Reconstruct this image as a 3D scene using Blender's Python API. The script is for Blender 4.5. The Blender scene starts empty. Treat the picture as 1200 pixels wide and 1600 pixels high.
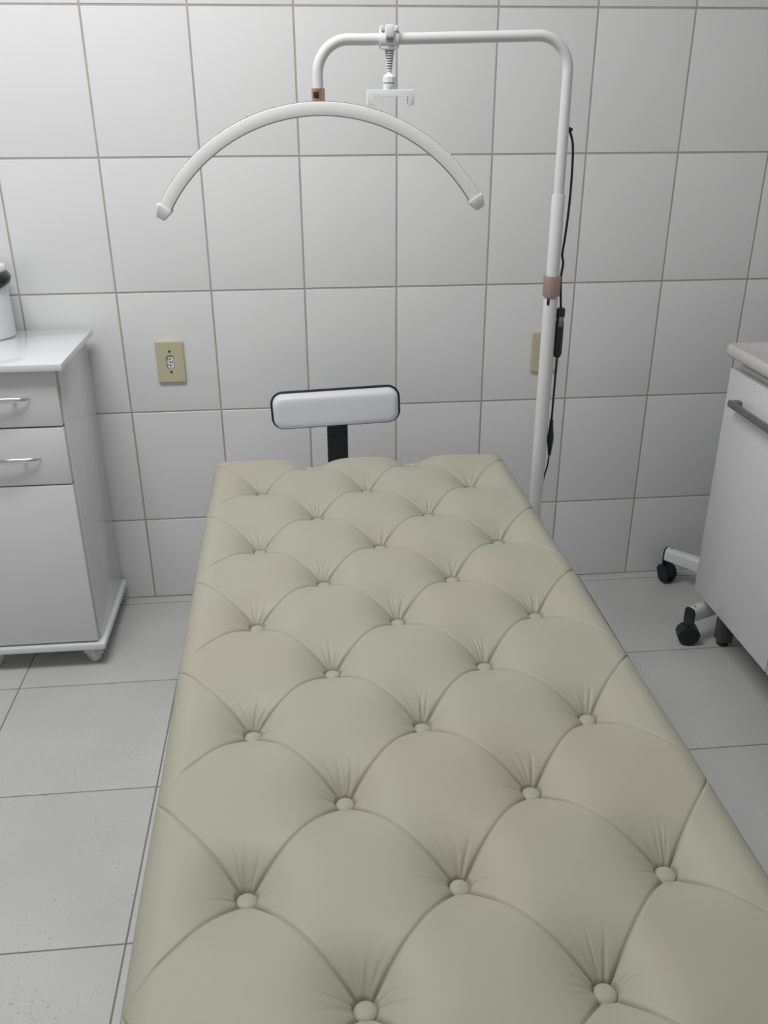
import bpy, bmesh, math, random
import numpy as np
from mathutils import Vector, Matrix, noise
random.seed(7)
PI = math.pi
C = bpy.context.scene.collection
SC = bpy.context.scene

# ------------------------------------------------------------------ camera
f_px, pitch, yaw, roll = 1371.85, 0.4323, 0.0953, -0.0041
cd = bpy.data.cameras.new('camera'); cam = bpy.data.objects.new('camera', cd); C.objects.link(cam)
cd.sensor_fit = 'VERTICAL'; cd.sensor_height = 36; cd.lens = f_px * 36 / 1600
cd.clip_start = 0.02
fw = Vector((math.sin(yaw)*math.cos(pitch), math.cos(yaw)*math.cos(pitch), -math.sin(pitch)))
rt = Vector((math.cos(yaw), -math.sin(yaw), 0)); up = rt.cross(fw)
r2 = rt*math.cos(roll) + up*math.sin(roll); u2 = -rt*math.sin(roll) + up*math.cos(roll)
M = Matrix((r2, u2, -fw)).transposed().to_4x4(); M.translation = Vector((-0.2683, -2.4217, 1.3778))
cam.matrix_world = M
SC.camera = cam

# ------------------------------------------------------------------ light and exposure
SC.view_settings.view_transform = 'Standard'; SC.view_settings.look = 'None'
SC.view_settings.gamma = 1; SC.view_settings.use_curve_mapping = False
SC.view_settings.exposure = 0.0
w = bpy.data.worlds.new('world'); SC.world = w; w.use_nodes = True
w.node_tree.nodes['Background'].inputs[0].default_value = (0.97, 0.98, 1, 1)
w.node_tree.nodes['Background'].inputs[1].default_value = 0.2
def area(name, loc, sx, sy, power, col=(1, 1, 1), rot=(0, 0, 0)):
    l = bpy.data.lights.new(name, 'AREA'); l.shape = 'RECTANGLE'; l.size = sx; l.size_y = sy
    l.energy = power; l.color = col
    o = bpy.data.objects.new(name, l); C.objects.link(o); o.location = loc; o.rotation_euler = rot
    return o
area('ceiling_lamp_light', (-0.76, -1.12, 2.60), 1.1, 0.6, 32.5, (1, 0.995, 0.985))

# ------------------------------------------------------------------ materials
def nodes(name):
    m = bpy.data.materials.new(name); m.use_nodes = True
    nt = m.node_tree; b = nt.nodes['Principled BSDF']
    return m, nt, b
def mat(name, col, rough=0.5, metal=0.0, coat=0.0, var=0.03, scale=6, bump=0.0, bscale=200, spec=0.5, sheen=0):
    m, nt, b = nodes(name)
    b.inputs['Roughness'].default_value = rough; b.inputs['Metallic'].default_value = metal
    b.inputs['Coat Weight'].default_value = coat; b.inputs['Specular IOR Level'].default_value = spec
    b.inputs['Sheen Weight'].default_value = sheen
    tc = nt.nodes.new('ShaderNodeTexCoord'); nz = nt.nodes.new('ShaderNodeTexNoise')
    nz.inputs['Scale'].default_value = scale; nz.inputs['Detail'].default_value = 4
    nt.links.new(tc.outputs['Object'], nz.inputs['Vector'])
    rp = nt.nodes.new('ShaderNodeValToRGB')
    rp.color_ramp.elements[0].position = 0.3; rp.color_ramp.elements[1].position = 0.7
    rp.color_ramp.elements[0].color = (*[c*(1-var) for c in col], 1)
    rp.color_ramp.elements[1].color = (*[min(1, c*(1+var)) for c in col], 1)
    nt.links.new(nz.outputs['Fac'], rp.inputs[0]); nt.links.new(rp.outputs[0], b.inputs['Base Color'])
    if bump:
        n2 = nt.nodes.new('ShaderNodeTexNoise'); n2.inputs['Scale'].default_value = bscale; n2.inputs['Detail'].default_value = 3
        nt.links.new(tc.outputs['Object'], n2.inputs['Vector'])
        bp = nt.nodes.new('ShaderNodeBump'); bp.inputs['Strength'].default_value = bump; bp.inputs['Distance'].default_value = 0.001
        nt.links.new(n2.outputs['Fac'], bp.inputs['Height']); nt.links.new(bp.outputs[0], b.inputs['Normal'])
    return m

WALL = mat('glazed_wall_tile', (0.77, 0.775, 0.782), 0.22, var=0.015, scale=3, bump=0.05, bscale=18)
GROUT = mat('beige_grout', (0.42, 0.405, 0.37), 0.85, var=0.08, scale=20)
FGROUT = mat('dark_floor_grout', (0.20, 0.195, 0.185), 0.85, var=0.1, scale=15)
PAINT = mat('white_paint', (0.82, 0.82, 0.81), 0.7)
CAB = mat('white_laminate', (0.72, 0.72, 0.735), 0.22, coat=0.3, var=0.01)
CABTOP = mat('glossy_white_laminate', (0.74, 0.75, 0.77), 0.1, coat=0.6, var=0.01)
DARK = mat('dark_gap', (0.02, 0.02, 0.022), 0.8)
CHROME = mat('chrome', (0.78, 0.78, 0.78), 0.12, metal=1)
WMETAL = mat('white_painted_metal', (0.69, 0.70, 0.71), 0.28, coat=0.2, var=0.01)
WPLAST = mat('white_plastic', (0.76, 0.77, 0.79), 0.4, var=0.01)
LAMPF = mat('white_diffuser', (0.78, 0.79, 0.785), 0.45, var=0.01)
GREYLINE = mat('grey_trim_and_shade', (0.2, 0.2, 0.2), 0.4)  # trim colour, also the painted shade in the neck grooves
ROSE = mat('rose_gold_metal', (0.52, 0.33, 0.25), 0.3, metal=0.85, var=0.08, scale=40)
ROSE2 = mat('dusty_rose_metal', (0.42, 0.30, 0.29), 0.4, metal=0.5)
BLACK = mat('black_plastic', (0.012, 0.014, 0.017), 0.38)
BLACKB = mat('black_rubber', (0.008, 0.01, 0.014), 0.6)
BAG = mat('black_bag_film', (0.012, 0.013, 0.015), 0.22)
IVORY = mat('ivory_plastic', (0.56, 0.52, 0.36), 0.35, var=0.02)
VINYL = mat('white_vinyl', (0.78, 0.80, 0.85), 0.38, bump=0.1, bscale=90)
STEEL = mat('brushed_grey_metal', (0.22, 0.22, 0.225), 0.4, metal=0.6)
LEGM = mat('dark_grey_leg', (0.10, 0.105, 0.105), 0.45, metal=0.3)
SCREW = mat('dark_screw', (0.06, 0.045, 0.02), 0.5, metal=0.5)
CASTER_W = mat('off_white_caster', (0.62, 0.61, 0.56), 0.5)

# floor tile with fine speckles
def floor_mat():
    m, nt, b = nodes('speckled_floor_tile'); L = nt.links
    tc = nt.nodes.new('ShaderNodeTexCoord')
    def nz(scale, det=3, rough=.5):
        n = nt.nodes.new('ShaderNodeTexNoise'); n.inputs['Scale'].default_value = scale
        n.inputs['Detail'].default_value = det; n.inputs['Roughness'].default_value = rough
        L.new(tc.outputs['Object'], n.inputs['Vector']); return n
    def ramp(a, pa, c, pc):
        r = nt.nodes.new('ShaderNodeValToRGB'); e = r.color_ramp.elements
        e[0].position = pa; e[1].position = pc; e[0].color = (*a, 1); e[1].color = (*c, 1); return r
    base = ramp((0.50, 0.51, 0.50), .35, (0.56, 0.565, 0.555), .65); L.new(nz(3.5).outputs['Fac'], base.inputs[0])
    sp = ramp((1, 1, 1), .30, (0, 0, 0), .36); L.new(nz(230, 2, .6).outputs['Fac'], sp.inputs[0])
    mask = ramp((0, 0, 0), .48, (1, 1, 1), .6); L.new(nz(14, 2).outputs['Fac'], mask.inputs[0])
    mu = nt.nodes.new('ShaderNodeMath'); mu.operation = 'MULTIPLY'
    L.new(sp.outputs[0], mu.inputs[0]); L.new(mask.outputs[0], mu.inputs[1])
    mx = nt.nodes.new('ShaderNodeMix'); mx.data_type = 'RGBA'
    L.new(mu.outputs[0], mx.inputs[0]); L.new(base.outputs[0], mx.inputs[6]); mx.inputs[7].default_value = (0.26, 0.25, 0.24, 1)
    fine = ramp((0.95, 0.95, 0.95), .3, (1.03, 1.03, 1.03), .7); L.new(nz(380, 2).outputs['Fac'], fine.inputs[0])
    m2 = nt.nodes.new('ShaderNodeMix'); m2.data_type = 'RGBA'; m2.blend_type = 'MULTIPLY'; m2.inputs[0].default_value = 1
    L.new(mx.outputs[2], m2.inputs[6]); L.new(fine.outputs[0], m2.inputs[7])
    L.new(m2.outputs[2], b.inputs['Base Color']); b.inputs['Roughness'].default_value = 0.42
    return m
FLOOR = floor_mat()

def leather_mat():
    m, nt, b = nodes('beige_leatherette'); L = nt.links
    tc = nt.nodes.new('ShaderNodeTexCoord')
    n = nt.nodes.new('ShaderNodeTexNoise'); n.inputs['Scale'].default_value = 3.2; n.inputs['Detail'].default_value = 2
    L.new(tc.outputs['Object'], n.inputs['Vector'])
    r = nt.nodes.new('ShaderNodeValToRGB'); e = r.color_ramp.elements
    e[0].position = .50; e[1].position = .66; e[0].color = (0.360, 0.353, 0.282, 1); e[1].color = (0.366, 0.339, 0.280, 1)
    L.new(n.outputs['Fac'], r.inputs[0]); L.new(r.outputs[0], b.inputs['Base Color'])
    b.inputs['Roughness'].default_value = 0.52; b.inputs['Specular IOR Level'].default_value = 0.35
    n2 = nt.nodes.new('ShaderNodeTexVoronoi'); n2.inputs['Scale'].default_value = 700
    L.new(tc.outputs['Object'], n2.inputs['Vector'])
    bp = nt.nodes.new('ShaderNodeBump'); bp.inputs['Strength'].default_value = 0.12; bp.inputs['Distance'].default_value = 0.0004
    L.new(n2.outputs['Distance'], bp.inputs['Height']); L.new(bp.outputs[0], b.inputs['Normal'])
    return m
LEATHER = leather_mat()

def marble_mat():
    m, nt, b = nodes('pale_speckled_resin'); L = nt.links
    tc = nt.nodes.new('ShaderNodeTexCoord')
    n = nt.nodes.new('ShaderNodeTexNoise'); n.inputs['Scale'].default_value = 110; n.inputs['Detail'].default_value = 5
    L.new(tc.outputs['Object'], n.inputs['Vector'])
    r = nt.nodes.new('ShaderNodeValToRGB'); e = r.color_ramp.elements
    e[0].position = .3; e[1].position = .6; e[0].color = (0.55, 0.53, 0.52, 1); e[1].color = (0.60, 0.585, 0.575, 1)
    L.new(n.outputs['Fac'], r.inputs[0]); L.new(r.outputs[0], b.inputs['Base Color'])
    b.inputs['Roughness'].default_value = 0.25
    return m
MARBLE = marble_mat()

# ------------------------------------------------------------------ object helpers
WLOC = {}
def tag(o, label=None, cat=None, group=None, kind=None):
    if label: o['label'] = label
    if cat: o['category'] = cat
    if group: o['group'] = group
    if kind: o['kind'] = kind
    return o
def thing(name, loc, label, cat, group=None):
    o = bpy.data.objects.new(name, None); C.objects.link(o); o.location = loc; o.empty_display_size = 0.05
    WLOC[o] = Vector(loc); return tag(o, label, cat, group)
def obj(name, bm, m, parent=None, smooth=True, angle=40):
    """bm is in world coordinates; origin goes to the centre of its bounds"""
    bmesh.ops.recalc_face_normals(bm, faces=bm.faces)
    vs = [v.co for v in bm.verts]
    c = Vector([(min(v[i] for v in vs)+max(v[i] for v in vs))/2 for i in range(3)])
    bmesh.ops.translate(bm, verts=bm.verts, vec=-c)
    me = bpy.data.meshes.new(name); bm.to_mesh(me); bm.free()
    for mm in (m if isinstance(m, (list, tuple)) else [m]): me.materials.append(mm)
    if smooth:
        me.shade_smooth()
        try: me.set_sharp_from_angle(angle=math.radians(angle))
        except Exception: pass
    o = bpy.data.objects.new(name, me); C.objects.link(o)
    o.location = c - (WLOC[parent] if parent else Vector()); WLOC[o] = c
    if parent: o.parent = parent
    return o
def BM(): return bmesh.new()
def box(bm, x0, x1, y0, y1, z0, z1, bev=0.0, seg=2, mx=None):
    r = bmesh.ops.create_cube(bm, size=1.0); vs = r['verts']
    for v in vs:
        v.co = Vector((x0+(v.co.x+.5)*(x1-x0), y0+(v.co.y+.5)*(y1-y0), z0+(v.co.z+.5)*(z1-z0)))
    if bev:
        es = list({e for v in vs for e in v.link_edges})
        rr = bmesh.ops.bevel(bm, geom=es, offset=bev, segments=seg, affect='EDGES', profile=0.5)
        vs = list({v for f in rr['faces'] for v in f.verts} | {v for v in vs if v.is_valid})
    if mx: bmesh.ops.transform(bm, matrix=mx, verts=vs)
    return vs
def tube(bm, pts, rad, n=16, cap=True):
    """round tube swept along pts; rad a number or list"""
    pts = [Vector(p) for p in pts]; k = len(pts)
    rs = rad if isinstance(rad, (list, tuple)) else [rad]*k
    prev = None; rings = []
    for i, p in enumerate(pts):
        t = (pts[min(i+1, k-1)] - pts[max(i-1, 0)])
        t = t.normalized() if t.length > 1e-9 else Vector((0, 0, 1))
        if prev is None:
            a = Vector((0, 1, 0)) if abs(t.y) < .9 else Vector((1, 0, 0)); a = (a - t*a.dot(t)).normalized()
        else:
            a = (prev - t*prev.dot(t)).normalized()
        prev = a; b = t.cross(a)
        rings.append([bm.verts.new(p + (a*math.cos(2*PI*j/n) + b*math.sin(2*PI*j/n))*rs[i]) for j in range(n)])
    for i in range(k-1):
        for j in range(n):
            bm.faces.new((rings[i][j], rings[i][(j+1) % n], rings[i+1][(j+1) % n], rings[i+1][j]))
    if cap:
        bm.faces.new(rings[0][::-1]); bm.faces.new(rings[-1])
def lathe(bm, c, prof, n=32, ax=Vector((0, 0, 1))):
    """prof: list of (radius, height) along ax from c"""
    ax = Vector(ax).normalized(); a = Vector((1, 0, 0)) if abs(ax.x) < .9 else Vector((0, 1, 0))
    a = (a-ax*a.dot(ax)).normalized(); b = ax.cross(a); c = Vector(c); rings = []
    for r, h in prof:
        if r < 1e-6: rings.append([bm.verts.new(c+ax*h)])
        else: rings.append([bm.verts.new(c+ax*h+(a*math.cos(2*PI*j/n)+b*math.sin(2*PI*j/n))*r) for j in range(n)])
    for A, B in zip(rings, rings[1:]):
        for j in range(n):
            j2 = (j+1) % n
            if len(A) == 1 and len(B) == 1: continue
            if len(A) == 1: bm.faces.new((A[0], B[j], B[j2]))
            elif len(B) == 1: bm.faces.new((A[j], A[j2], B[0]))
            else: bm.faces.new((A[j], A[j2], B[j2], B[j]))
    if len(rings[0]) > 1: bm.faces.new(rings[0][::-1])
    if len(rings[-1]) > 1: bm.faces.new(rings[-1])
def ring_lathe(bm, c, prof, n, ax):
    ax = Vector(ax).normalized(); a = Vector((0, 1, 0)) if abs(ax.x) > .9 else Vector((1, 0, 0)); b = ax.cross(a); c = Vector(c)
    rings = [[bm.verts.new(c+ax*h+(a*math.cos(2*PI*j/n)+b*math.sin(2*PI*j/n))*r) for j in range(n)] for r, h in prof]
    for A, B in zip(rings, rings[1:]+rings[:1]):
        for j in range(n): bm.faces.new((A[j], A[(j+1) % n], B[(j+1) % n], B[j]))
def prism(bm, poly, mx, depth, bev=0.0):
    """poly (u,v) extruded along w by depth; mx maps (u,v,w) to the world"""
    lo = [bm.verts.new((u, v, 0)) for u, v in poly]; hi = [bm.verts.new((u, v, depth)) for u, v in poly]
    n = len(poly); fs = [bm.faces.new(lo[::-1]), bm.faces.new(hi)]
    for i in range(n): fs.append(bm.faces.new((lo[i], lo[(i+1) % n], hi[(i+1) % n], hi[i])))
    vs = lo+hi
    if bev:
        es = list({e for f in fs[:2] for e in f.edges})
        rr = bmesh.ops.bevel(bm, geom=es, offset=bev, segments=2, affect='EDGES', profile=.5)
        vs = list({v for f in rr['faces'] for v in f.verts} | {v for v in vs if v.is_valid})
    bmesh.ops.transform(bm, matrix=mx, verts=vs)
def arc(cx, cz, r, a0, a1, n, y):
    return [(cx+r*math.cos(a0+(a1-a0)*i/n), y, cz+r*math.sin(a0+(a1-a0)*i/n)) for i in range(n+1)]
def rrect(w_, h_, r, n=6):
    out = []
    for cx, cy, a in ((w_/2-r, h_/2-r, 0), (-w_/2+r, h_/2-r, PI/2), (-w_/2+r, -h_/2+r, PI), (w_/2-r, -h_/2+r, 1.5*PI)):
        out += [(cx+r*math.cos(a+PI/2*i/n), cy+r*math.sin(a+PI/2*i/n)) for i in range(n+1)]
    return out
def axes(o, u, v, w_):
    m = Matrix((Vector(u), Vector(v), Vector(w_))).transposed().to_4x4(); m.translation = Vector(o); return m

# ------------------------------------------------------------------ room shell
XL, XR, YB, ZC = -1.75, 1.42, -3.6, 2.62
TW, TH, TF = 0.25, 0.3337, 0.4081
Z0 = 1.5983           # height of a grout line of the wall tiles
def tiled(name, mx, us, vs, gap, depth, mt, mg, u0, u1, v0, v1, tilt=0.0007, back=0.08):
    """slab of grout with bevelled tiles; mx maps (u, v, out of the surface)"""
    bm = BM()
    box(bm, u0, u1, v0, v1, -back, -depth)
    for f in bm.faces: f.material_index = 1
    for ua, ub in zip(us, us[1:]):
        for va, vb in zip(vs, vs[1:]):
            a, b = max(ua, u0)+gap/2, min(ub, u1)-gap/2; c, d = max(va, v0)+gap/2, min(vb, v1)-gap/2
            if b-a < .003 or d-c < .003: continue
            tx, ty = random.uniform(-tilt, tilt), random.uniform(-tilt, tilt); mu, mv = (a+b)/2, (c+d)/2
            rings = []
            for ins, z in ((0, -depth), (0.0002, -depth*.45), (0.0007, -depth*.12), (0.0016, 0)):
                rings.append([bm.verts.new((x, y, z+(tx*(x-mu)+ty*(y-mv))*(1 if z > -depth else 0)))
                              for x, y in ((a+ins, c+ins), (b-ins, c+ins), (b-ins, d-ins), (a+ins, d-ins))])
            for A, B in zip(rings, rings[1:]):
                for j in range(4): bm.faces.new((A[j], A[(j+1) % 4], B[(j+1) % 4], B[j]))
            bm.faces.new(rings[-1])
    bmesh.ops.transform(bm, matrix=mx, verts=bm.verts)
    o = obj(name, bm, [mt, mg], smooth=True, angle=30)
    return tag(o, kind='structure')
zs = [Z0+TH*k for k in range(-5, 5)]
cols = [TW*k for k in range(-9, 7)]
tiled('wall_back', axes((0, 0, 0), (1, 0, 0), (0, 0, 1), (0, -1, 0)), cols, zs, 0.0046, 0.0013, WALL, GROUT, XL, XR, 0, ZC)
ys = [-(0.4457+TF*k) for k in range(9, -3, -1)]
tiled('wall_left', axes((XL, 0, 0), (0, 1, 0), (0, 0, 1), (1, 0, 0)), [-TW*k for k in range(15, -1, -1)], zs, 0.0046, 0.0013, WALL, GROUT, YB, 0, 0, ZC)
tiled('wall_right', axes((XR, 0, 0), (0, 1, 0), (0, 0, 1), (-1, 0, 0)), [-TW*k for k in range(15, -1, -1)], zs, 0.0046, 0.0013, WALL, GROUT, YB, 0, 0, ZC)
tiled('floor', axes((0, 0, 0), (1, 0, 0), (0, 1, 0), (0, 0, 1)), [-1.0396+TF*k for k in range(-2, 7)], ys, 0.0032, 0.0010, FLOOR, FGROUT, XL, XR, YB, 0, tilt=0.0004)
bm = BM(); box(bm, XL, XR, YB-.08, YB, 0, ZC); tag(obj('wall_front', bm, PAINT, smooth=False), kind='structure')
bm = BM(); box(bm, XL-.08, XR+.08, YB-.08, .08, ZC, ZC+.08); tag(obj('ceiling', bm, PAINT, smooth=False), kind='structure')

# ------------------------------------------------------------------ tufted treatment bed
A1, B1 = 0.1082, 0.1277          # half pitch across, pitch along
ROT = 0.013
O0 = Vector((-0.3600, -0.7508)); EX = Vector((math.cos(ROT*1.6), -math.sin(ROT*1.6))); EY = Vector((math.sin(ROT), -math.cos(ROT)))
UL, UR = -0.108, 0.535           # outer faces across
VH, VF = -0.158, 1.655           # outer faces along (head, foot)
ZB, CROWN, R_ = 0.6500, 0.0290, 0.036
REAL = {(i, j) for j in range(-1, 13) for i in ((0, 2, 4) if j % 2 == 0 else (1, 3))}
bed = thing('treatment_bed', (-0.14, -1.50, 0), 'long beige button-tufted treatment bed filling the foreground', 'bed')
def build_cushion():
    LS = 0.085                    # how far the surface runs down the sides below the rounding
    arcl = R_*PI/2
    N = 92
    def param(lo, hi, pitch):
        # surface coordinate runs past the flat part over the rounded edge
        s0, s1 = lo+R_-arcl-LS, hi-R_+arcl+LS
        k0, k1 = math.ceil(s0/pitch*N), math.floor(s1/pitch*N)
        return np.arange(k0, k1+1)/N
    I = param(UL, UR, A1); J = param(VH, VF, B1)
    def fold(s, lo, hi):
        a = np.where(s < lo+R_, (lo+R_)-s, np.where(s > hi-R_, s-(hi-R_), 0.0)); sg = np.where(s < lo+R_, -1, 1)
        th = np.clip(a/R_, 0, PI/2); ext = np.maximum(a-arcl, 0)
        base = np.where(s < lo+R_, lo+R_, np.where(s > hi-R_, hi-R_, s))
        pos = base + sg*R_*np.sin(th)*(a > 0); drop = R_*(1-np.cos(th))+ext
        return pos, drop, sg*np.sin(th)*(a > 0), a
    S = I*A1; T = J*B1
    px, dx, nx, ax_ = fold(S, UL, UR); py, dy, ny, ay_ = fold(T, VH, VF)
    II, JJ = np.meshgrid(I, J, indexing='ij')
    P, Q = (II+JJ)/2, (II-JJ)/2
    P0, Q0 = np.round(P), np.round(Q)
    up_, uq_ = np.abs(P-P0)*2, np.abs(Q-Q0)*2
    bi, bj = (P0+Q0).astype(int), (P0-Q0).astype(int)
    real = np.zeros(II.shape)
    for (i, j) in REAL: real[(bi == i) & (bj == j)] = 1
    D = CROWN
    dpos = np.hypot((II-bi)*A1, (JJ-bj)*B1)
    w_ = (1-up_)**1.95*(1-uq_)**1.95
    w_ = w_/(0.86+0.14*w_)        # slightly blunter well
    z = -D*np.clip(w_, 0, 1)*real
    # pillowing of each diamond, fading out past the outermost buttons
    def sm(t): t = np.clip(t, 0, 1); return t*t*(3-2*t)
    inner = sm(np.minimum(II+1.0, 5.0-II)/1.0)*sm(np.minimum(JJ+1.9, 13.2-JJ)/1.0)
    z += -0.0030*((1-np.sin(np.clip(up_, 0, 1)*PI/2))+(1-np.sin(np.clip(uq_, 0, 1)*PI/2)))*inner
    # stitched creases, deeper towards a button
    dsp = up_*0.5*2*A1*B1/math.hypot(A1, B1); dsq = uq_*0.5*2*A1*B1/math.hypot(A1, B1)
    edge = np.clip((np.minimum(II+1.0, 5.0-II)+.12)/.25, 0, 1)*np.clip((np.minimum(JJ+1.6, 13.2-JJ))/.2, 0, 1)
    deep_q = (0.0026+0.0062*real*(1-up_)**3)*edge; deep_p = (0.0026+0.0062*real*(1-uq_)**3)*edge
    z += -deep_p*np.exp(-dsp/0.0010) - deep_q*np.exp(-dsq/0.0010)
    # gathers radiating from each button
    rng = random.Random(11); g = np.zeros(II.shape)
    th = np.arctan2(-(JJ-bj)*B1, (II-bi)*A1)
    for (i, j) in REAL:
        msk = (bi == i) & (bj == j)
        t = th[msk]; d = dpos[msk]; acc = np.zeros(t.shape)
        for base, spread, cnt, amp, ln in ((PI/2, 0.42, 5, 0.0027, .026), (PI, 0.42, 4, 0.0022, .024), (0, 0.42, 4, 0.0020, .022), (-PI/2, .4, 2, 0.0007, .012)):
            for k in range(cnt):
                a0 = base+((k+.5)/cnt-.5)*2*spread+rng.uniform(-.07, .07)
                am = amp*rng.uniform(.35, 1.2); l = ln*rng.uniform(.6, 1.3); sg = rng.uniform(.0011, .0019)
                curl = rng.uniform(-4, 4)
                dd = np.angle(np.exp(1j*(t-a0-curl*(d-.01))))*np.maximum(d, .006)
                acc += -am*np.exp(-(dd/sg)**2)*np.exp(-np.maximum(d-.009, 0)/l)*np.clip((d-.007)/.006, 0, 1)*np.clip((.06-d)/.03, 0, 1)
        g[msk] = acc
    z += g
    # the leather stays level under the button
    fl = np.clip((0.0125-dpos)/0.0025, 0, 1)*real
    z = z*(1-fl) + (-D-0.0055)*fl
    z += 0.0012*np.sin(II*1.9+JJ*.7)*np.cos(JJ*1.3-II*.4)
    X, Y = np.meshgrid(px, py, indexing='ij')
    NX, NY = np.meshgrid(nx, ny, indexing='ij')
    DX, DY = np.meshgrid(dx, dy, indexing='ij')
    drop = np.hypot(DX, DY)
    NZ = np.sqrt(np.clip(1-NX**2-NY**2, 0.0, 1)); nl = np.sqrt(NX**2+NY**2+NZ**2); NX, NY, NZ = NX/nl, NY/nl, NZ/nl
    X = X+NX*z; Y = Y+NY*z; Zc = ZB+CROWN+0.002-drop+NZ*z
    lim = ZB+CROWN-R_-LS
    Zc = np.maximum(Zc, lim)
    n0, n1 = X.shape
    wx = O0.x+X*EX.x+Y*EY.x; wy = O0.y+X*EX.y+Y*EY.y
    V = np.stack([wx, wy, Zc], -1).reshape(-1, 3)
    idx = np.arange(n0*n1).reshape(n0, n1)
    F = np.stack([idx[:-1, :-1], idx[:-1, 1:], idx[1:, 1:], idx[1:, :-1]], -1).reshape(-1, 4)
    # y runs towards the foot, so this winding faces up
    ctr = np.array([-0.14, -1.50, ZB])
    me = bpy.data.meshes.new('cushion')
    me.vertices.add(len(V)); me.vertices.foreach_set('co', (V-ctr).ravel().astype(np.float32))
    me.loops.add(F.size); me.loops.foreach_set('vertex_index', F.ravel().astype(np.int32))
    me.polygons.add(len(F)); me.polygons.foreach_set('loop_start', np.arange(0, F.size, 4, dtype=np.int32))
    me.polygons.foreach_set('loop_total', np.full(len(F), 4, dtype=np.int32))
    me.update(calc_edges=True); me.validate()
    if me.polygons[len(me.polygons)//2].normal.z < 0: me.flip_normals()
    me.shade_smooth(); me.materials.append(LEATHER)
    o = bpy.data.objects.new('cushion', me); C.objects.link(o); o.parent = bed
    o.location = Vector(ctr)-WLOC[bed]; WLOC[o] = Vector(ctr)
    return o
cushion = build_cushion()
def bedp(u, v, z): return Vector((O0.x+u*EX.x+v*EY.x, O0.y+u*EX.y+v*EY.y, z))
BMX = axes((O0.x, O0.y, 0), (EX.x, EX.y, 0), (-EY.x, -EY.y, 0), (0, 0, 1))
for (i, j) in sorted(REAL, key=lambda t: (t[1], t[0])):
    rg = random.Random(i*31+j); bm = BM()
    n_ = Vector((rg.uniform(-.10, .10), rg.uniform(-.14, .06), 1)).normalized()
    if i == 0: n_ = Vector((.10, n_.y, 1)).normalized()
    if i == 4: n_ = Vector((-.10, n_.y, 1)).normalized()
    r = 0.0114
    lathe(bm, bedp(i*A1, j*B1, ZB-0.0050), [(r*.9, 0), (r*.98, .003), (r, .0045), (r*.97, .0057), (r*.88, .0068), (r*.68, .0078), (r*.38, .0084), (0, .0086)], 24, n_)
    obj('button', bm, LEATHER, cushion, angle=80)
bm = BM(); box(bm, UL+.012, UR-.012, -(VF-.012), -(VH+.012), 0.50, 0.558, .004, mx=BMX); obj('frame', bm, LEATHER, bed)
for u in (UL+.06, UR-.06):
    for v in (VH+.12, (VH+VF)/2, VF-.12):
        bm = BM(); box(bm, u-.022, u+.022, -v-.022, -v+.022, 0.0, .50, .003, mx=BMX); obj('leg', bm, WMETAL, bed)

# ------------------------------------------------------------------ half-moon lamp on a stand
PX, PY = 0.260, -0.60
lamp = thing('standing_lamp', (PX, PY, 0), 'white half-moon lamp arching over the bed from a tall pole', 'lamp')
bm = BM(); tube(bm, [(PX, PY, .09), (PX, PY, 1.012)], .0148, 24)
obj('lower_pole', bm, WMETAL, lamp)
bm = BM(); box(bm, PX-.0115, PX-.0060, PY-.0142, PY-.0115, 1.000, 1.012, .0006); obj('pin_hole', bm, BLACK, lamp)
bm = BM()   # ribbed clamp sleeve
n = 48; rings = []
for z, k in ((1.016, .96), (1.018, 1), (1.056, 1), (1.058, .96)):
    rings.append([bm.verts.new((PX+(.0176+.0006*math.cos(16*2*PI*j/n))*k*math.cos(2*PI*j/n), PY+(.0176+.0006*math.cos(16*2*PI*j/n))*k*math.sin(2*PI*j/n), z)) for j in range(n)])
for A, B in zip(rings, rings[1:]):
    for j in range(n): bm.faces.new((A[j], A[(j+1) % n], B[(j+1) % n], B[j]))
bm.faces.new(rings[0][::-1]); bm.faces.new(rings[-1])
obj('clamp_sleeve', bm, ROSE2, lamp, angle=60)
bm = BM(); tube(bm, [(PX, PY, 1.056), (PX, PY, 1.214), (PX, PY, 1.217)], [.0132, .0132, .0124], 24); obj('middle_pole', bm, WMETAL, lamp)
ER, ZA = 0.060, 1.4975
XA = -0.2145
path = [(PX, PY, 1.214), (PX, PY, 1.33)] + arc(PX-ER, ZA-ER, ER, 0, PI/2, 12, PY)
path += [(PX-ER-.08*k, PY, ZA-.0018*k) for k in range(1, 5)]
path += arc(XA+.058, ZA-.0072-.058, .058, PI/2, PI, 12, PY) + [(XA, PY, 1.405)]
bm = BM(); tube(bm, path, [.0105]*2+[.0100]*(len(path)-2), 20); obj('bent_arm', bm, WMETAL, lamp)
bm = BM(); lathe(bm, (XA, PY, 1.3885), [(.0115, 0), (.0125, .001), (.0125, .0205), (.0112, .0215)], 24)
obj('swivel_joint', bm, ROSE, lamp)
bm = BM(); box(bm, XA-.0095, XA+.0005, PY-.0138, PY-.0105, 1.393, 1.404, .001); obj('swivel_screw', bm, SCREW, lamp)
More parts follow.
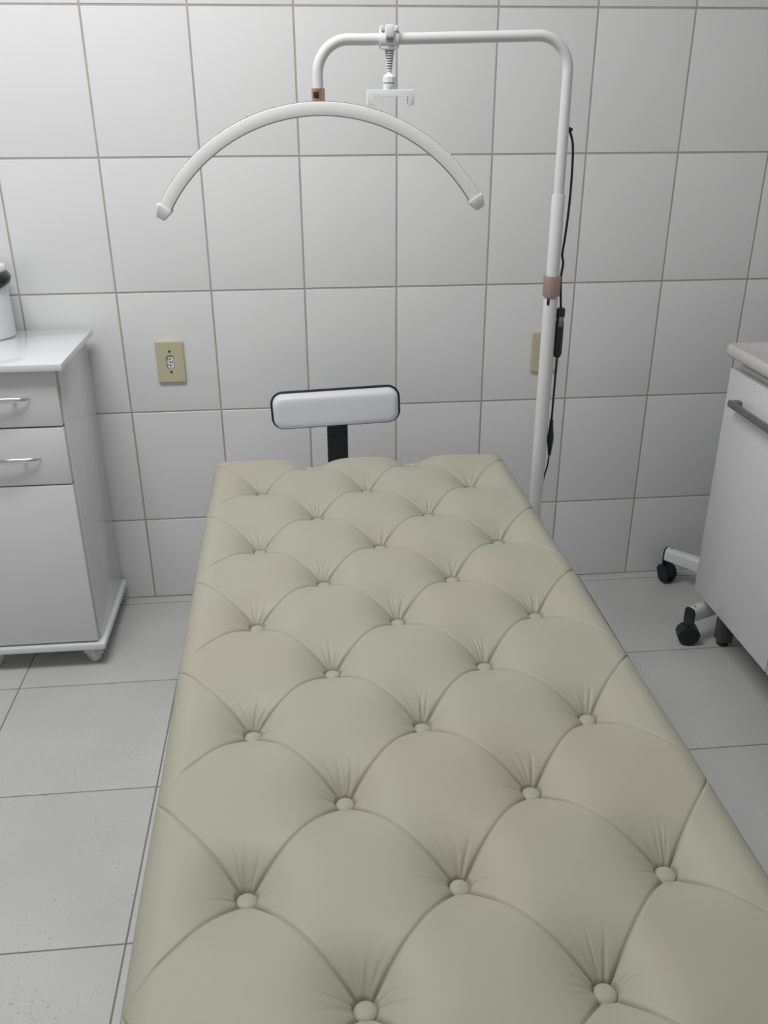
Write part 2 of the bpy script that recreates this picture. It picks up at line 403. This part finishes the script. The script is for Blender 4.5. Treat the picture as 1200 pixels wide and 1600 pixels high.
# the arc: radius, centre, end angles in the plane of the arc
RC, XC, ZCN = 0.357, -0.2105, 1.0185
a_l, a_r = math.radians(149.3), math.radians(32.7)
HW, HD = 0.0122, 0.0115     # half width across, half depth
def arc_strip(prof, a0, a1, n, dr=0, dy=0):
    """prof: closed list (radial, y) swept along the arc"""
    bm = BM(); rings = []
    for i in range(n+1):
        a = a0+(a1-a0)*i/n
        rings.append([bm.verts.new((XC+(RC+dr+p)*math.cos(a), PY+dy+q, ZCN+(RC+dr+p)*math.sin(a))) for p, q in prof])
    k = len(prof)
    for A, B in zip(rings, rings[1:]):
        for j in range(k): bm.faces.new((A[j], A[(j+1) % k], B[(j+1) % k], B[j]))
    bm.faces.new(rings[0]); bm.faces.new(rings[-1][::-1]); return bm
# rear shell, grey reveal, front diffuser (towards the bed)
obj('housing', arc_strip([(-HW, -.003), (HW, -.003), (HW, .014), (HW-.004, .018), (-HW+.004, .018), (-HW, .014)], a_l, a_r, 72), WMETAL, lamp, angle=30)
obj('reveal_strip', arc_strip([(-HW-.0007, -.0075), (HW+.0007, -.0075), (HW+.0007, -.0025), (-HW-.0007, -.0025)], a_l, a_r, 72), GREYLINE, lamp, angle=30)
obj('diffuser', arc_strip([(-HW+.0004, -.0070), (-HW+.0004, -.0135), (-HW+.0010, -.0147), (-HW+.0022, -.0152), (HW-.0022, -.0152), (HW-.0010, -.0147), (HW-.0004, -.0135), (HW-.0004, -.0070)], a_l, a_r, 72), LAMPF, lamp, angle=30)
for sgn, a in ((1, a_l), (-1, a_r)):
    bm = BM(); t = Vector((-math.sin(a), 0, math.cos(a)))*sgn; rad = Vector((math.cos(a), 0, math.sin(a)))
    o_ = Vector((XC, PY, ZCN))+rad*RC; secs = []
    for d, hw, y0, y1 in ((-.004, .0150, -.0175, .0200), (.000, .0155, -.018, .0205), (.0185, .0100, -.0125, .0150), (.0205, .0085, -.0105, .0130)):
        secs.append([bm.verts.new(o_+t*d+rad*p+Vector((0, q, 0))) for p, q in ((-hw, y0+.004), (-hw+.003, y0), (hw-.003, y0), (hw, y0+.004), (hw, y1-.004), (hw-.003, y1), (-hw+.003, y1), (-hw, y1-.004))])
    for A, B in zip(secs, secs[1:]):
        for j in range(8): bm.faces.new((A[j], A[(j+1) % 8], B[(j+1) % 8], B[j]))
    bm.faces.new(secs[0]); bm.faces.new(secs[-1][::-1]); obj('end_cap', bm, WPLAST, lamp, angle=30)
for a in (141, 133, 121, 112, 104, 97, 83, 72, 48):  # chrome dots added for the glints along the arc's top edge
    a = math.radians(a); bm = BM(); rad = Vector((math.cos(a), 0, math.sin(a)))
    lathe(bm, Vector((XC, PY-.004, ZCN))+rad*(RC+HW+.0006), [(.0017, 0), (.0017, .0010), (.0009, .0016), (0, .0018)], 10, rad); obj('screw_and_glint', bm, CHROME, lamp)
# power cable
def spline(pts, n=10):
    P = [Vector(p) for p in pts]; P = [P[0]*2-P[1]]+P+[P[-1]*2-P[-2]]; out = []
    for i in range(1, len(P)-2):
        for k in range(n):
            t = k/n; a, b, c, d = P[i-1:i+3]
            out.append(.5*((2*b)+(c-a)*t+(2*a-5*b+4*c-d)*t*t+(-a+3*b-3*c+d)*t**3))
    out.append(P[-2]); return out
bm = BM(); tube(bm, spline([(PX+.010, PY, 1.336), (.2745, PY, 1.330), (.2815, PY, 1.305), (.2840, PY, 1.25), (.2832, PY, 1.185), (.2798, PY, 1.13), (.2772, PY, 1.100), (.2805, PY, 1.082), (.2785, PY, 1.05), (.2835, PY, .985)]), .0024, 10)
tube(bm, spline([(.2835, PY, .89), (.283, PY, .82), (.2825, PY, .735)]), .0023, 10)
tube(bm, spline([(.2838, PY, .662), (.281, PY, .63), (.276, PY+.002, .602), (.2755, PY+.012, .55), (.272, PY+.018, .4), (.274, PY+.02, .12)]), .0018, 10)
cable = obj('power_cable', bm, BLACKB, lamp)
bm = BM(); lathe(bm, (PX+.009, PY, 1.337), [(.0045, 0), (.004, .005), (.0024, .009)], 12, (1, 0, -.1)); obj('cable_gland', bm, BLACK, cable)
def fat(name, prof, p0, p1, parent, flat=.75):
    p0, p1 = Vector(p0), Vector(p1); ax = (p1-p0); L_ = ax.length; bm = BM()
    lathe(bm, p0, [(r, h*L_) for r, h in prof], 20, ax)
    return obj(name, bm, BLACK, parent, angle=50)
fat('inline_switch', [(.003, 0), (.0085, .02), (.0092, .06), (.0094, .16), (.0075, .22), (.0072, .26), (.0088, .31), (.0092, .6), (.0092, .93), (.006, 1)], (.2835, PY-.001, .992), (.2830, PY-.001, .885), cable)
bm = BM(); box(bm, .278, .287, PY-.0125, PY-.007, .952, .974, .0015); obj('switch_button', bm, STEEL, cable)
fat('cable_plug', [(.0042, 0), (.0042, .08), (.0048, .2), (.0072, .45), (.0074, .6), (.0050, .8), (.0036, 1)], (.2825, PY, .742), (.2838, PY, .658), cable)
bm = BM(); lathe(bm, (PX, PY, .05), [(.024, 0), (.026, .004), (.026, .05), (.020, .06)], 24); obj('tripod_hub', bm, WPLAST, lamp)
for a in (95, 215, 335):
    a = math.radians(a); bm = BM(); d = Vector((math.cos(a), math.sin(a), 0))
    tube(bm, [Vector((PX, PY, .075))+d*.02, Vector((PX, PY, .03))+d*.20, Vector((PX, PY, .009))+d*.235], .009, 12)
    obj('tripod_leg', bm, WMETAL, lamp)

# ------------------------------------------------------------------ phone holder clipped on the arm
HX = -0.0815
ph = thing('phone_holder', (HX, PY, 1.38), 'white plastic phone holder hanging from the horizontal lamp arm', 'phone holder')
za = ZA-.0063
bm = BM()
for x0, x1 in ((-.0178, .0178),):
    ring_lathe(bm, (HX+x0, PY, za), [(.0108, 0), (.0150, 0), (.0160, .002), (.0160, .0335), (.0150, .0356), (.0108, .0356)], 28, (1, 0, 0))
box(bm, HX-.0165, HX-.0105, PY-.016, PY+.010, za+.012, za+.0215, .0015); box(bm, HX+.0105, HX+.0165, PY-.016, PY+.010, za+.012, za+.0215, .0015)
box(bm, HX-.0155, HX+.0155, PY-.012, PY+.012, za-.0175, za-.0115, .002)
obj('clamp', bm, WPLAST, ph)
bm = BM(); box(bm, HX-.0082, HX+.0082, PY-.0205, PY-.0115, za+.002, za+.0220, .0025); obj('clamp_lever', bm, WPLAST, ph)
bm = BM(); prism(bm, [(-.0078, .0), (.0078, .0), (.0045, -.0065), (-.0045, -.0065)], axes((HX, PY-.0158, za-.0005), (1, 0, 0), (0, 0, 1), (0, -1, 0)), .0012); obj('clamp_notch', bm, GREYLINE, ph)
prof = []; zt, zbm = za-.0165, 1.4375; n = 9
for k in range(n):
    z0 = (zt-zbm)*k/n; z1 = (zt-zbm)*(k+1)/n; rr = .0048+(.0102-.0048)*(k+.5)/n
    prof += [(rr-.0030, z0), (rr-.0030, z0+(z1-z0)*.42), (rr, z0+(z1-z0)*.46), (rr, z1-.0002)]
bm = BM(); lathe(bm, (HX+.001, PY, zbm), prof, 24); neck = obj('ribbed_neck', bm, WPLAST, ph, angle=25)
bm = BM()
for k in range(1, n):
    z0 = (zt-zbm)*k/n; rr = .0048+(.0102-.0048)*(k+.5)/n
    lathe(bm, (HX+.001, PY, zbm+z0+.0001), [(rr-.0016, 0), (rr-.0016, (zt-zbm)/n*.42)], 24)
obj('neck_groove_shade', bm, GREYLINE, neck, angle=25)  # grey cores paint the shade between the white ribs
bm = BM(); lathe(bm, (HX+.001, PY, 1.4185), [(.0108, 0), (.0125, .0015), (.0125, .010), (.0092, .0135), (.0045, .0160), (.0035, .0200)], 10); obj('ball_joint_nut', bm, WPLAST, ph, angle=25)
bm = BM(); lathe(bm, (HX+.001, PY, 1.4070), [(.0115, 0), (.0120, .001), (.0120, .0100)], 24); obj('joint_base', bm, WPLAST, ph)
bm = BM(); lathe(bm, (HX+.001, PY, 1.4165), [(.0104, 0), (.0104, .003)], 24); obj('joint_gap', bm, GREYLINE, ph)
poly = [(-.0435, .0), (.0440, .0), (.0445, -.004), (.0445, -.0235), (.0415, -.0275), (.0320, -.0275), (.0320, -.0245), (.0345, -.0235), (.0345, -.0110), (-.0335, -.0110), (-.0335, -.0235), (-.0305, -.0250), (-.0305, -.0270), (-.0415, -.0270), (-.0435, -.0245)]
bm = BM(); prism(bm, poly, axes((HX+.002, PY+.010, 1.4075), (1, 0, 0), (0, 0, 1), (0, -1, 0)), .022, .0010); obj('phone_bracket', bm, WPLAST, ph, angle=30)

# ------------------------------------------------------------------ stool with backrest behind the bed head
st = thing('rolling_stool', (-.185, -.40, 0), 'white stool with black-piped backrest behind the head of the bed', 'stool')
bw, bh, by = .328, .095, -.232
RB = Matrix.Rotation(math.radians(-2.0), 4, 'Y')
def cushion_mesh(w_, h_, r, dep, n=10):
    bm = BM(); rings = []; N = 40
    for k in range(n+1):
        t = k/n; ins = .0+ (1-math.sqrt(max(0, 1-t*t)))*.030; y = -dep*math.sin(t*PI/2)**.9
        rw, rh = w_-2*ins, h_-2*ins
        rings.append([bm.verts.new((x, y, z)) for x, z in rrect(rw, rh, max(r-ins*.6, .006), 8)])
    m_ = len(rings[0])
    for A, B in zip(rings, rings[1:]):
        for j in range(m_): bm.faces.new((A[j], A[(j+1) % m_], B[(j+1) % m_], B[j]))
    bm.faces.new(rings[-1]); bm.faces.new(rings[0][::-1]); return bm
bm = cushion_mesh(bw-.004, bh-.004, .026, .030)
BRC = Vector((-.184, by, .671))
# slightly curved towards the sitter
for v in bm.verts: v.co.y -= 0.25*v.co.x**2 - .0
bmesh.ops.transform(bm, matrix=Matrix.Translation(BRC) @ RB, verts=bm.verts)
back = obj('backrest', bm, VINYL, st, angle=60)
pts = [(x, -0.25*x*x, z) for x, z in rrect(bw, bh, .029, 8)]; pts.append(pts[0])
bm = BM(); tube(bm, [Matrix.Translation(BRC) @ RB @ Vector(p) for p in pts], .0036, 10, cap=False); obj('piping', bm, BLACKB, back)
bm = BM(); prism(bm, rrect(bw-.006, bh-.006, .026, 8), axes(BRC+Vector((0, .014, 0)), (1, 0, 0), (0, 0, 1), (0, -1, 0)), .014); 
bmesh.ops.transform(bm, matrix=Matrix.Translation(BRC) @ RB @ Matrix.Translation(-BRC), verts=bm.verts)
obj('back_shell', bm, BLACK, back)
# pleated rubber sleeve over the backrest bar
bm = BM(); K = 64; ctr = []
for k in range(K+1):
    t = k/K
    if t < .6: p = Vector((-.180-.001*t, by+.020+.006, .650-.25*t/1.0))
    else:
        s = (t-.6)/.4; p = Vector((-.181, by+.026-.10*(1-math.cos(s*PI/2)), .50-.055*math.sin(s*PI/2)))
    ctr.append(p)
rings = []
for k, p in enumerate(ctr):
    tn = (ctr[min(k+1, K)]-ctr[max(k-1, 0)]).normalized(); nrm = Vector((1, 0, 0)).cross(tn)
    g_ = .0 if k % 2 else .0022
    rings.append([bm.verts.new(p+Vector((1, 0, 0))*u+nrm*v) for u, v in rrect(.0530+g_*1.2, .020+g_, .006, 2)])
for A, B in zip(rings, rings[1:]):
    m_ = len(A)
    for j in range(m_): bm.faces.new((A[j], A[(j+1) % m_], B[(j+1) % m_], B[j]))
bm.faces.new(rings[0][::-1]); bm.faces.new(rings[-1]); obj('pleated_sleeve', bm, BLACKB, st, angle=20)
sx, sy = -.182, -.40
bm = BM(); lathe(bm, (sx, sy, .43), [(.15, 0), (.160, .004), (.163, .02), (.158, .045), (.14, .058), (.09, .064), (0, .066)], 40); obj('seat', bm, VINYL, st)
bm = BM(); box(bm, sx-.03, sx+.03, sy-.06, sy+.12, .412, .430, .003); obj('seat_plate', bm, BLACK, st)
bm = BM(); tube(bm, [(sx, sy, .10), (sx, sy, .25), (sx, sy, .251), (sx, sy, .415)], [.025, .025, .014, .014], 20); obj('gas_column', bm, BLACK, st)
def star_base(root, c, R0, a0, mleg, hubz=.085, wheels=5, rw=.025, capm=None):
    bm = BM(); lathe(bm, (c[0], c[1], hubz-.03), [(.030, 0), (.036, .004), (.036, .05), (.028, .058)], 24); obj('hub', bm, mleg, root)
    for k in range(wheels):
        a = a0+2*PI*k/wheels; d = Vector((math.cos(a), math.sin(a), 0)); s = Vector((-d.y, d.x, 0)); cc = Vector((c[0], c[1], 0))
        bm = BM(); secs = []
        for dist, hw, z0, z1 in ((.02, .020, hubz-.022, hubz+.022), (R0*.5, .0185, hubz-.020, hubz+.021), (R0+.012, .016, hubz-.017, hubz+.020)):
            prof = [(-hw, z0), (hw, z0), (hw, z1-.012), (hw-.004, z1-.003), (hw-.010, z1), (-hw+.010, z1), (-hw+.004, z1-.003), (-hw, z1-.012)]
            secs.append([bm.verts.new(cc+d*dist+s*p+Vector((0, 0, q))) for p, q in prof])
        for A, B in zip(secs, secs[1:]):
            for j in range(8): bm.faces.new((A[j], A[(j+1) % 8], B[(j+1) % 8], B[j]))
        bm.faces.new(secs[0]); bm.faces.new(secs[-1][::-1]); leg = obj('base_leg', bm, mleg, root, angle=50)
        if capm:
            bm = BM(); prism(bm, [(-.010, -.046), (.010, -.046), (.0155, -.034), (.0168, -.0178), (.0168, .010), (.012, .019), (.006, .0208), (-.006, .0208), (-.012, .019), (-.0168, .010), (-.0168, -.0178), (-.0155, -.034)], axes(cc+d*(R0+.012)+Vector((0, 0, hubz)), s, (0, 0, 1), d), .005, .001)
            obj('end_cover', bm, capm, leg)
            bm = BM(); lathe(bm, cc+d*(R0-.002)+Vector((0, 0, hubz+.0195)), [(.0030, 0), (.0030, .0012)], 10); obj('cap_screw', bm, BLACK, leg)
        # twin-wheel caster
        wa = a+(1.0 if k % 2 else -.6); wd = Vector((math.cos(wa), math.sin(wa), 0)); wc = cc+d*R0+wd*.006+Vector((0, 0, rw))
        cs = None
        bm = BM()
        lathe(bm, cc+d*R0+Vector((0, 0, rw+.004)), [(.006, 0), (.006, hubz-rw-.02)], 12)
        box(bm, -.005, .005, -.012, .012, -.002, rw*.9, .002, mx=Matrix.Translation(wc) @ Matrix.Rotation(wa, 4, 'Z'))
        # hood over the wheels
        hood = [(rw*1.06*math.cos(t), rw*1.06*math.sin(t)) for t in [math.radians(5+q*17.5) for q in range(11)]]+[(rw*.93*math.cos(t), rw*.93*math.sin(t)) for t in [math.radians(180-q*17.5) for q in range(11)]]
        sw = Vector((-wd.y, wd.x, 0))
        prism(bm, hood, axes(wc-sw*.0185, -wd, (0, 0, 1), sw), .037)
        cs = obj('caster', bm, BLACK, root, angle=35)
        for sd in (-1, 1):
            bm = BM(); lathe(bm, wc+sw*sd*.0055, [(rw*.9, 0), (rw, .0015), (rw, .010), (rw*.9, .0125), (rw*.5, .0132), (rw*.3, .0125), (0, .0125)], 28, sw*sd)
            obj('wheel', bm, BLACKB, cs, angle=40)
star_base(st, (sx, sy), .225, math.radians(54), BLACK, hubz=.085)

# ------------------------------------------------------------------ white star-based stand beside the washbasin cabinet
HB = (1.060, -.295)
sd = thing('rolling_stand', (HB[0], HB[1], 0), 'white five-legged rolling base with black casters behind the basin cabinet', 'stand')
star_base(sd, HB, .300, math.radians(204.0), WMETAL, hubz=.098, rw=.029, capm=BLACK)
bm = BM(); tube(bm, [(HB[0], HB[1], .12), (HB[0], HB[1], .62)], .017, 20); obj('column', bm, WMETAL, sd)

# ------------------------------------------------------------------ left drawer cabinet
lc = thing('drawer_cabinet', (-1.0, -.19, 0), 'small white cabinet on casters with two chrome-handled drawers', 'cabinet')
cx0, cx1 = -1.162, -.838
bm = BM(); box(bm, cx0, cx1, -.343, -.034, .075, .828, .0008); obj('body', bm, CAB, lc)
bm = BM(); box(bm, cx0-.020, cx1+.020, -.386, -.030, .828, .844, .0012); obj('top_board', bm, CABTOP, lc)
bm = BM(); box(bm, cx0-.006, cx1+.012, -.372, -.016, .0585, .075, .0015); obj('base_board', bm, CABTOP, lc)
bm = BM(); box(bm, cx0+.004, cx1-.006, -.347, -.342, .079, .825); obj('front_gap', bm, DARK, lc)
def front(name, z0, z1):
    bm = BM(); box(bm, cx0+.003, cx1-.005, -.362, -.346, z0, z1, .0012); return obj(name, bm, CAB, lc)
d1 = front('drawer', .6875, .8245); d2 = front('drawer', .5375, .6830); dr = front('door', .0810, .5335)
def handle(z, par):
    bm = BM(); n = 24; rings = []
    for k in range(n+1):
        t = -1+2*k/n; x = -1.002+t*.096
        y = -.362-.024*(1-t*t)**.55 - .001; hh = .0012+.0062*(1-t*t)**.5; th = .0012+.0030*(1-t*t)**.5
        rings.append([bm.verts.new((x, y-th*math.sin(q)*1.0, z+.003*(1-t*t)+hh*math.cos(q))) for q in [2*PI*j/14 for j in range(14)]])
    for A, B in zip(rings, rings[1:]):
        for j in range(14): bm.faces.new((A[j], A[(j+1) % 14], B[(j+1) % 14], B[j]))
    bm.faces.new(rings[0]); bm.faces.new(rings[-1][::-1])
    for t in (-.62, .62):
        tube(bm, [(-1.002+t*.096, -.360, z), (-1.002+t*.096, -.380, z+.001)], .0038, 10)
    h = obj('handle', bm, CHROME, par); return h
handle(.758, d1); handle(.607, d2)
for x in (cx0+.03, cx1-.030):
    for y in (-.330, -.065):
        bm = BM()
        lathe(bm, (x, y, .050), [(.020, 0), (.020, .0085)], 16)
        cc = Vector((x, y-.004, .021)); ww = Vector((.55, .83, 0)).normalized()
        hood = [(.024*math.cos(q), .022*math.sin(q)) for q in [math.radians(-10+20*i) for i in range(11)]]+[(-.012, -.006), (.012, -.006)]
        prism(bm, [(a_*1.0, b_+.008) for a_, b_ in hood], axes(cc-ww*.014, Vector((0, 0, 1)).cross(ww)*-1, (0, 0, 1), ww), .028, .002)
        cs = obj('caster', bm, CASTER_W, lc, angle=40)
        bm = BM(); lathe(bm, cc+ww*-.009, [(.016, 0), (.0205, .002), (.0205, .016), (.016, .018)], 24, ww); obj('wheel', bm, CASTER_W, cs)

# ------------------------------------------------------------------ lidded bin on the cabinet
bx, by_ = -1.066, -.085
bn = thing('lidded_bin', (bx, by_, .844), 'white cylindrical bin lined with a black bag on the drawer cabinet', 'bin')
bm = BM(); lathe(bm, (bx, by_, .8445), [(.058, 0), (.0645, .0008), (.0655, .004), (.0650, .135), (.0650, .155)], 56); obj('canister', bm, WPLAST, bn)
bm = BM(); n = 96; rings = []; rg = random.Random(5)
for k in range(11):
    t = k/10; ring = []
    for j in range(n):
        a = 2*PI*j/n
        nn = noise.noise(Vector((math.cos(a)*3.4, math.sin(a)*3.4, t*1.6)))*.006+noise.noise(Vector((math.cos(a)*9, math.sin(a)*9, t*3.0)))*.004
        bump_ = .010*math.exp(-((math.atan2(math.sin(a+.35), math.cos(a+.35)))/.35)**2)*math.sin(t*PI)
        r = .0655+.0075*math.sin(t*PI)**.6+abs(nn)*math.sin(t*PI)+bump_
        z = .8445+.126+.038*t+.004*math.sin(3*a+1)*(1-t) + noise.noise(Vector((math.cos(a)*5, math.sin(a)*5, 9)))*.006*(1-t)
        ring.append(bm.verts.new((bx+r*math.cos(a), by_+r*math.sin(a), z)))
    rings.append(ring)
for A, B in zip(rings, rings[1:]):
    for j in range(n): bm.faces.new((A[j], A[(j+1) % n], B[(j+1) % n], B[j]))
bm.faces.new(rings[-1])
obj('liner_bag', bm, BAG, bn, angle=180)
bm = BM(); lathe(bm, (bx, by_, 1.003), [(.060, 0), (.066, .001), (.069, .005), (.069, .012), (.066, .018), (.058, .021), (.050, .0225), (.048, .0205), (.044, .0200), (.040, .0225), (.02, .0245), (0, .025)], 56); obj('lid', bm, WPLAST, bn)

# ------------------------------------------------------------------ wall sockets
def outlet(x0, z0, label):
    x, z = x0+.0375, z0+.058
    t = thing('wall_socket', (x, -.002, z0), label, 'wall socket', 'ivory sockets on the tiled wall')
    bm = BM(); prism(bm, rrect(.0755, .116, .004, 4), axes((x, .000, z), (1, 0, 0), (0, 0, 1), (0, -1, 0)), .0085, .0028); obj('cover_plate', bm, IVORY, t, angle=15)
    poly = [(-.0095, -.012), (-.006, -.0175), (.006, -.0175), (.0095, -.012), (.0095, .012), (.006, .0175), (-.006, .0175), (-.0095, .012)]
    bm = BM(); prism(bm, [(a*1.10, b*1.06) for a, b in poly], axes((x, -.0082, z), (1, 0, 0), (0, 0, 1), (0, -1, 0)), .0006); rc = obj('socket_recess', bm, LEGM, t, smooth=False)
    bm = BM(); prism(bm, [(a*.93+.0006, b*.93-.0012) for a, b in poly], axes((x, -.0086, z), (1, 0, 0), (0, 0, 1), (0, -1, 0)), .0008); ins = obj('socket_insert', bm, WPLAST, t, smooth=False)
    bm = BM()
    for dx_, dz_ in ((0, .0095), (-.0008, .0005), (.0, -.0085)): lathe(bm, (x+dx_, -.0092, z+dz_), [(.0023, 0), (.0023, .0006)], 12, (0, -1, 0))
    for dx_, dz_, hh in ((.0055, .0005, .003), (-.0062, -.0075, .002), (-.0062, .0085, .0024)): box(bm, x+dx_-.0011, x+dx_+.0011, -.0098, -.0090, z+dz_-hh, z+dz_+hh)
    box(bm, x-.0022, x+.0022, -.0098, -.0090, z-.0150, z-.0142)
    obj('contact_hole', bm, BLACK, ins, smooth=False)
    for dz_ in (.0298, -.0280):
        bm = BM(); lathe(bm, (x, -.0084, z+dz_), [(.0033, 0), (.0033, .0006), (.0022, .0010)], 14, (0, -1, 0)); obj('screw_and_glint', bm, SCREW, t)
outlet(-.664, .684, 'ivory wall socket between the drawer cabinet and the lamp, fully visible')
outlet(.387, .682, 'ivory wall socket partly hidden behind the lamp pole')

# ------------------------------------------------------------------ washbasin cabinet at right
FX = 0.800; Y0, Y1 = -.372, -1.185
wc_ = thing('washbasin_cabinet', (1.04, -.78, 0), 'white basin cabinet on grey legs at the right edge', 'cabinet')
bm = BM(); box(bm, FX+.020, XR-.012, Y1+.002, Y0-.004, .150, .760, .001); obj('body', bm, CAB, wc_)
bm = BM(); box(bm, FX+.026, XR-.012, Y1+.002, Y0-.008, .760, .815, .001); box(bm, FX+.0205, FX+.028, Y1+.002, Y0-.006, .762, .792, .002); obj('top_rail', bm, CAB, wc_)
for k, (ya, yb) in enumerate(((Y0, -.7765), (-.7805, Y1))):
    bm = BM(); box(bm, FX, FX+.018, yb, ya, .150, .782, .0012); d = obj('door', bm, CAB, wc_)
    hs, he = (ya-.066, ya-.066-.272) if k == 0 else (yb+.066+.272, yb+.066)
    bm = BM(); box(bm, FX-.0285, FX-.018, he, hs, .705, .7205, .0015)
    for yy in (hs-.010, he+.010):
        box(bm, FX-.020, FX+.001, yy-.010, yy+.010, .7055, .7200, .0012)
    obj('handle', bm, STEEL, d, angle=30)
for x in (.877, 1.22):
    for y in (-.432, -1.125):
        bm = BM(); box(bm, x-.019, x+.019, y-.019, y+.019, .014, .150, .0025)
        lg = obj('leg', bm, LEGM, wc_)
        bm = BM(); lathe(bm, (x, y, 0), [(.014, 0), (.016, .002), (.016, .010), (.012, .016)], 16); obj('foot', bm, BLACK, lg)
bt = thing('washbasin', (1.04, -.78, .815), 'pale stone-look washbasin top with rounded raised rim on the right cabinet', 'washbasin')
TX0, TX1, TY0, TY1 = .779, XR-.004, Y1-.01, Y0+.014
tcx, tcy, tw, th_ = (TX0+TX1)/2, (TY0+TY1)/2, TX1-TX0, TY1-TY0
bm = BM(); rings = []
spec = [(0, .011, .815), (0, .003, .817), (0, .000, .822), (0, .0005, .836), (0, .004, .8425), (0, .010, .8445), (0, .017, .8430), (0, .024, .8385), (0, .030, .8375), (0, .075, .8365), (0, .085, .834), (0, .10, .826), (0, .14, .820), (0, .2, .818)]
for _, ins, z in spec:
    rr = max(.024-ins*.5, .012) if ins < .05 else .05
    rings.append([bm.verts.new((tcx+x, tcy+y, z)) for x, y in rrect(tw-2*ins, th_-2*ins, rr, 8)])
for A, B in zip(rings, rings[1:]):
    m_ = len(A)
    for j in range(m_): bm.faces.new((A[j], A[(j+1) % m_], B[(j+1) % m_], B[j]))
bm.faces.new(rings[-1])
bm.faces.new(rings[0][::-1])
obj('basin', bm, MARBLE, bt, angle=50)
